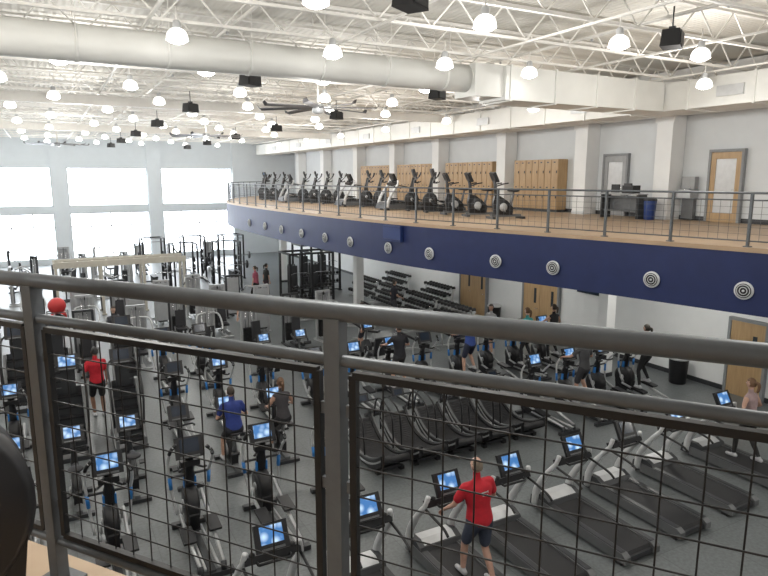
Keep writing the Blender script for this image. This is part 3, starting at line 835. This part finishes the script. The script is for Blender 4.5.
# ------------------------------------------------------------------ people
def ik(a, bb, l1, l2, pole):
    a = V(a); bb = V(bb); d = bb-a; L = min(d.length, (l1+l2)*.995); dn = d.normalized(); bb = a+dn*L
    ca = (l1*l1+L*L-l2*l2)/(2*l1*L); ca = max(-1, min(1, ca)); p = V(pole); p = (p-dn*p.dot(dn)).normalized()
    return a+dn*l1*ca+p*l1*math.sqrt(max(0, 1-ca*ca)), bb
pcount = [0]
pm('lips', (.4, .15, .13), .5)
def person(name, loc, rz=0, pelvis=(0, 0, .92), lean=4, ankles=((-.1, .05, .09), (.1, -.05, .09)), wrists=((-.27, .05, .82), (.27, .05, .82)),
           shirt=(.4, .02, .03), pants=(.02, .02, .025), skin=(.5, .3, .22), hair=(.05, .035, .025), shoe=(.5, .5, .52), female=False, long_pants=False, sleeve=True, bald=False, curl=25, scale=1.0, logo=False, headturn=0, bulk=1.0):
    pcount[0] += 1; pc = str(pcount[0])
    for nm, c, rg in (('shirt', shirt, .8), ('pants', pants, .8), ('skin', skin, .5), ('hair', hair, .6), ('shoe', shoe, .5)): pm(nm+pc, c, rg, var=.1, scale=14)
    pel = V(pelvis); sp = V((0, math.sin(rad(lean)), math.cos(rad(lean)))); fw = V((0, math.cos(rad(lean)), -math.sin(rad(lean)))); X = V((1, 0, 0))
    neck = pel+sp*.56
    w = .88 if female else 1.0
    T = MB(); tags = []
    def cap(p0, p1, r0, r1, tag): T.capsule(p0, p1, r0, r1, 'black'); tags.append((V(p0), V(p1), r0, r1, tag))
    secs = ((-.12, .09, .075), (-.08, .15, .11), (0, .168, .122), (.08, .158 if not female else .155, .112), (.2, .142*w, .1), (.32, .165*w, .112), (.42, .182*w, .118), (.48, .175*w, .1), (.53, .12*w, .075), (.56, .06, .055))
    vs = []; sg = 20
    for t, a, c in secs:
        bk = bulk if t < .5 else 1
        for k in range(sg):
            th = 2*math.pi*k/sg; vs.append(pel+sp*t+X*(a*bk*math.cos(th))+fw*(c*bk*math.sin(th)))
    fs = [tuple(range(sg-1, -1, -1)), tuple((len(secs)-1)*sg+k for k in range(sg))]
    for i in range(len(secs)-1):
        for k in range(sg): fs.append((i*sg+k, i*sg+(k+1) % sg, (i+1)*sg+(k+1) % sg, (i+1)*sg+k))
    T.add(vs, fs, 'black')
    tags.append((pel+sp*.06, pel+sp*.5, .15*bulk, .15*bulk, 'shirt')); tags.append((pel-sp*.1-X*.05, pel-sp*.1+X*.05, .14, .14, 'pants'))
    cap(neck-sp*.04, neck+sp*.09, .056, .052, 'skin')
    hands = []
    for s, an, wr in ((-1, ankles[0], wrists[0]), (1, ankles[1], wrists[1])):
        hip = pel+X*(s*.092)-sp*.03; kn, ank = ik(hip, an, .43, .41, (s*.12, 1, .25))
        m = hip.lerp(kn, .78)
        tag2 = 'pants' if long_pants else 'skin'
        cap(hip, m, .095*bulk, .082 if not long_pants else .068, 'pants'); cap(m, kn, .062, .054, tag2)
        cf = kn.lerp(ank, .35); cap(kn, cf, .054, .056, tag2); cap(cf, ank, .056, .037, tag2)
        cap(ank+V((0, -.045, -.045)), ank+V((0, .15, -.055)), .042, .036, 'shoe'); cap(ank, ank+V((0, 0, -.03)), .043, .045, 'shoe')
        sh = neck-sp*.075+X*(s*.172*w*(1+(bulk-1)*.8))
        el, wri = ik(sh, wr, .285, .25, (s*.55, -.9, -.35))
        cap(neck-sp*.06+X*s*.05, sh, .06, .058*w*bulk, 'shirt')
        m2 = sh.lerp(el, .62)
        cap(sh, m2, .056*w*bulk, .054*w*bulk, 'shirt' if sleeve else 'skin'); cap(m2, el, .044*w, .038*w, 'skin'); cap(el, wri, .039*w, .025*w, 'skin')
        hands.append((s, wri, (wri-el).normalized()))
    me = T.mesh('tmpbody'); ob = bpy.data.objects.new('tmpbody', me); COL.objects.link(ob)
    md = ob.modifiers.new('r', 'REMESH'); md.mode = 'VOXEL'; md.voxel_size = .015
    md = ob.modifiers.new('s', 'SMOOTH'); md.factor = .6; md.iterations = 4
    dg = bpy.context.evaluated_depsgraph_get(); dg.update()
    ev = ob.evaluated_get(dg); m2_ = bpy.data.meshes.new_from_object(ev)
    B = MB()
    B.v = [tuple(v.co) for v in m2_.vertices]
    idx = {k: B.mi(k+pc) for k in ('shirt', 'pants', 'skin', 'shoe', 'hair')}
    if logo: idx['logo'] = B.mi('vent_white')
    for p in m2_.polygons:
        c = p.center; best = 9; bt = 'shirt'
        for a, e, r0, r1, tg in tags:
            ab = e-a; L2 = ab.length_squared; t = max(0, min(1, (c-a).dot(ab)/L2)) if L2 > 0 else 0
            d = (c-(a+ab*t)).length-(r0*(1-t)+r1*t)
            if d < best: best = d; bt = tg
        if logo and bt == 'shirt':
            q = c-pel; u = q.dot(sp); f_ = q.dot(fw)
            if f_ < -.05 and ((.40 < u < .425 and abs(q.x-.02) < .06) or (.365 < u < .38 and abs(q.x-.02) < .04)): bt = 'logo'
        B.f.append(list(p.vertices)); B.m.append(idx[bt]); B.sm.append(True)
    COL.objects.unlink(ob); bpy.data.objects.remove(ob)
    hs = (sp*.4+V((0, 0, 1))*.6).normalized(); hc = neck+sp*.07+hs*.125
    R = Euler((rad(-lean*.4), 0, rad(headturn))).to_matrix()
    def hp(x, y, z): return hc+R @ V((x, y, z))
    def jaw(q):
        if q.z < 0: q.x *= 1-.28*(-q.z/.115)**1.5; q.y = q.y*(1-.12*(-q.z/.115)) + .012*(-q.z/.115)
        return q
    B.ell(hc, (.075, .095, .116), 'skin'+pc, R, 20, 14, fn=jaw)
    B.tube([hp(0, .09, .02), hp(0, .108, -.018), hp(0, .092, -.03)], [.008, .014, .009], 'skin'+pc, 8)
    for s in (-1, 1):
        B.ell(hp(s*.031, .083, .008), (.013, .009, .008), 'vent_white', R, 8, 6); B.ell(hp(s*.031, .091, .008), (.006, .004, .006), 'black', R, 8, 5)
        B.ell(hp(s*.031, .087, .026), (.018, .008, .004), 'hair'+pc, R, 8, 5)
        B.ell(hp(s*.077, -.005, -.005), (.01, .02, .03), 'skin'+pc, R, 8, 6)
    B.ell(hp(0, .086, -.052), (.024, .009, .006), 'lips', R, 8, 5)
    if bald:
        B.ell(hc, (.079, .099, .119), 'hair'+pc, R, 20, 14, filt=lambda n: n.y < .1 and -.35 < n.z < .62)
    else:
        B.ell(hp(0, -.004, .004), (.083, .1, .122), 'hair'+pc, R, 20, 14, filt=lambda n: (n.z > .35 and n.y < .92) or (n.y < .12 and n.z > -.45))
        if female:
            B.curve([hp(0, -.095, .03), hp(0, -.15, .02), hp(0, -.16, -.06), hp(0, -.13, -.17)], [.03]*3+[.035]*3+[.028]*3+[.01], 'hair'+pc, 8, 3)
    for s, wri, d in hands:
        nrm = V((0, 0, -1)) if abs(d.z) < .8 else V((-s, 0, 0)); nrm = (nrm-d*nrm.dot(d)).normalized(); side = d.cross(nrm)
        if side.x*s > 0: side = -side
        MM = Matrix((side, d, nrm)).transposed()
        B.ell(wri+d*.048, (.041, .056, .017), 'skin'+pc, MM, 12, 8)
        for j, (ofs, L) in enumerate(((.029, .072), (.010, .082), (-.010, .077), (-.028, .06))):
            p = wri+d*.088+side*ofs; dd = d.copy(); ch = [p-d*.02, p]; c_ = rad(curl)
            for q_ in (.45, .32, .25):
                nrm_ = (nrm-dd*nrm.dot(dd))
                nn = nrm_.normalized() if nrm_.length > .05 else -d
                dd = (dd*math.cos(c_)+nn*math.sin(c_)).normalized()
                p = p+dd*L*q_; ch.append(p)
            B.tube(ch, [.0095, .0092, .0085, .0078, .006], 'skin'+pc, 8)
        t0 = wri+d*.03+side*.03; B.tube([t0, t0+side*.025+d*.025+nrm*.008, t0+side*.035+d*.052+nrm*.016, t0+side*.036+d*.068+nrm*.02], [.013, .011, .0095, .006], 'skin'+pc, 8)
    o = place(B.mesh(name), name, loc, rz, scale); return o

RED = (.48, .012, .025)
person('man_in_red_shirt', (5.2, 6.66, .225), 0, lean=8, ankles=((-.11, .2, .09), (.11, -.2, .11)), wrists=((-.36, .33, 1.0), (.36, .30, .98)),
       shirt=RED, pants=(.04, .05, .08), skin=(.50, .30, .23), hair=(.2, .16, .12), bald=True, logo=True, curl=40, scale=1.06, bulk=1.25, headturn=5)
person('man_in_red_shirt', (.82, 17.0, 0), 8, shirt=RED, pants=(.012, .012, .014), skin=(.25, .13, .08), hair=(.01, .01, .01), wrists=((-.24, .18, 1.0), (.25, .1, .85)), bulk=1.1, scale=1.03)
person('man_on_bike', (3.1, 12.52, 0), 0, pelvis=(0, -.27, .97), lean=16, ankles=((-.19, .02, .27), (.19, .2, .6)), wrists=((-.24, .12, 1.13), (.24, .12, 1.13)), shirt=(.02, .04, .2), pants=(.015, .015, .02), curl=45, bulk=1.1)
person('woman_on_bike', (4.2, 12.6, 0), 0, pelvis=(0, -.27, .97), lean=12, ankles=((-.19, .02, .27), (.19, .2, .6)), wrists=((-.24, .12, 1.13), (.24, .12, 1.13)), shirt=(.05, .045, .05), pants=(.012, .012, .015), sleeve=False, female=True, hair=(.12, .06, .03), curl=45)
kw = dict(pelvis=(0, -.22, 1.28), lean=4, ankles=((-.19, -.22, .44), (.19, -.2, .56)), curl=45)
wr = ((-.3, .22, 1.5), (.3, .1, 1.45))
person('man_in_blue_shirt', (10.7, 14.6, 0), 0, wrists=wr, shirt=(.04, .08, .3), pants=(.02, .025, .05), bulk=1.1, **kw)
person('woman_in_teal_shirt', (12.9, 14.6, 0), 0, wrists=wr, shirt=(.05, .35, .35), pants=(.015, .015, .02), female=True, long_pants=True, skin=(.6, .4, .33), hair=(.15, .08, .04), **kw)
person('woman_in_black_shirt', (14.0, 14.6, 0), 0, wrists=wr, shirt=(.012, .012, .014), pants=(.012, .012, .014), female=True, long_pants=True, sleeve=False, **kw)
person('man_in_grey_shirt', (11.9, 11.3, 0), 0, wrists=wr, shirt=(.07, .07, .075), pants=(.03, .03, .035), **kw)
person('woman_in_black_shirt', (14.25, 11.3, 0), 0, wrists=wr, shirt=(.012, .012, .014), pants=(.012, .012, .014), long_pants=True, female=True, hair=(.02, .015, .01), **kw)
person('man_in_black_shirt', (8.3, 14.6, 0), 0, wrists=wr, shirt=(.015, .015, .02), pants=(.03, .03, .035), bulk=1.1, **kw)
person('woman_on_treadmill', (12.6, 7.15, .225), 0, lean=5, ankles=((-.1, .22, .1), (.1, -.2, .11)), wrists=((-.3, .22, 1.05), (.3, .22, 1.05)), shirt=(.35, .25, .25), pants=(.02, .02, .02), long_pants=True, female=True, hair=(.15, .08, .04), sleeve=False)
person('woman_walking', (9.7, 30.6, 0), -70, ankles=((-.09, .25, .1), (.09, -.2, .1)), shirt=(.02, .02, .02), pants=(.05, .03, .04), female=True, long_pants=True, hair=(.03, .02, .015))
person('man_standing', (1.75, 22.7, 0), 200, shirt=(.06, .06, .07), pants=(.05, .05, .06), skin=(.5, .33, .25))
person('man_standing', (9.6, 19.2, 0), 60, shirt=(.3, .3, .32), pants=(.02, .02, .03))
person('man_standing', (6.3, 22.6, 0), 150, shirt=(.5, .5, .52), pants=(.02, .02, .03), wrists=((-.24, .2, 1.0), (.24, .15, .95)))
person('man_standing', (12.9, 22.9, 0), -90, shirt=(.02, .02, .03), pants=(.05, .05, .06), wrists=((-.24, .25, 1.05), (.24, .25, 1.05)))
person('woman_walking', (9.0, 30.0, 0), 40, ankles=((-.09, .25, .1), (.09, -.2, .1)), shirt=(.4, .1, .15), pants=(.02, .02, .02), female=True, long_pants=True)
person('man_standing', (13.4, 16.8, 0), 100, shirt=(.45, .45, .46), pants=(.03, .03, .04), wrists=((-.24, .2, 1.0), (.24, .15, .95)))

# ------------------------------------------------------------------ world + camera
w = bpy.data.worlds.new('sky'); sc.world = w; w.use_nodes = True
nt = w.node_tree; bg = nt.nodes['Background']; bg.inputs['Color'].default_value = (.88, .94, 1.0, 1); bg.inputs['Strength'].default_value = 8.0
cam = bpy.data.cameras.new('camera'); co = bpy.data.objects.new('camera', cam); COL.objects.link(co)
co.location = (0, 0, E); co.rotation_euler = (rad(90-10.05), 0, rad(-28.5)); cam.sensor_width = 36; cam.lens = 29.1; cam.clip_start = .05; cam.clip_end = 300
sc.camera = co
sc.view_settings.view_transform = 'Standard'
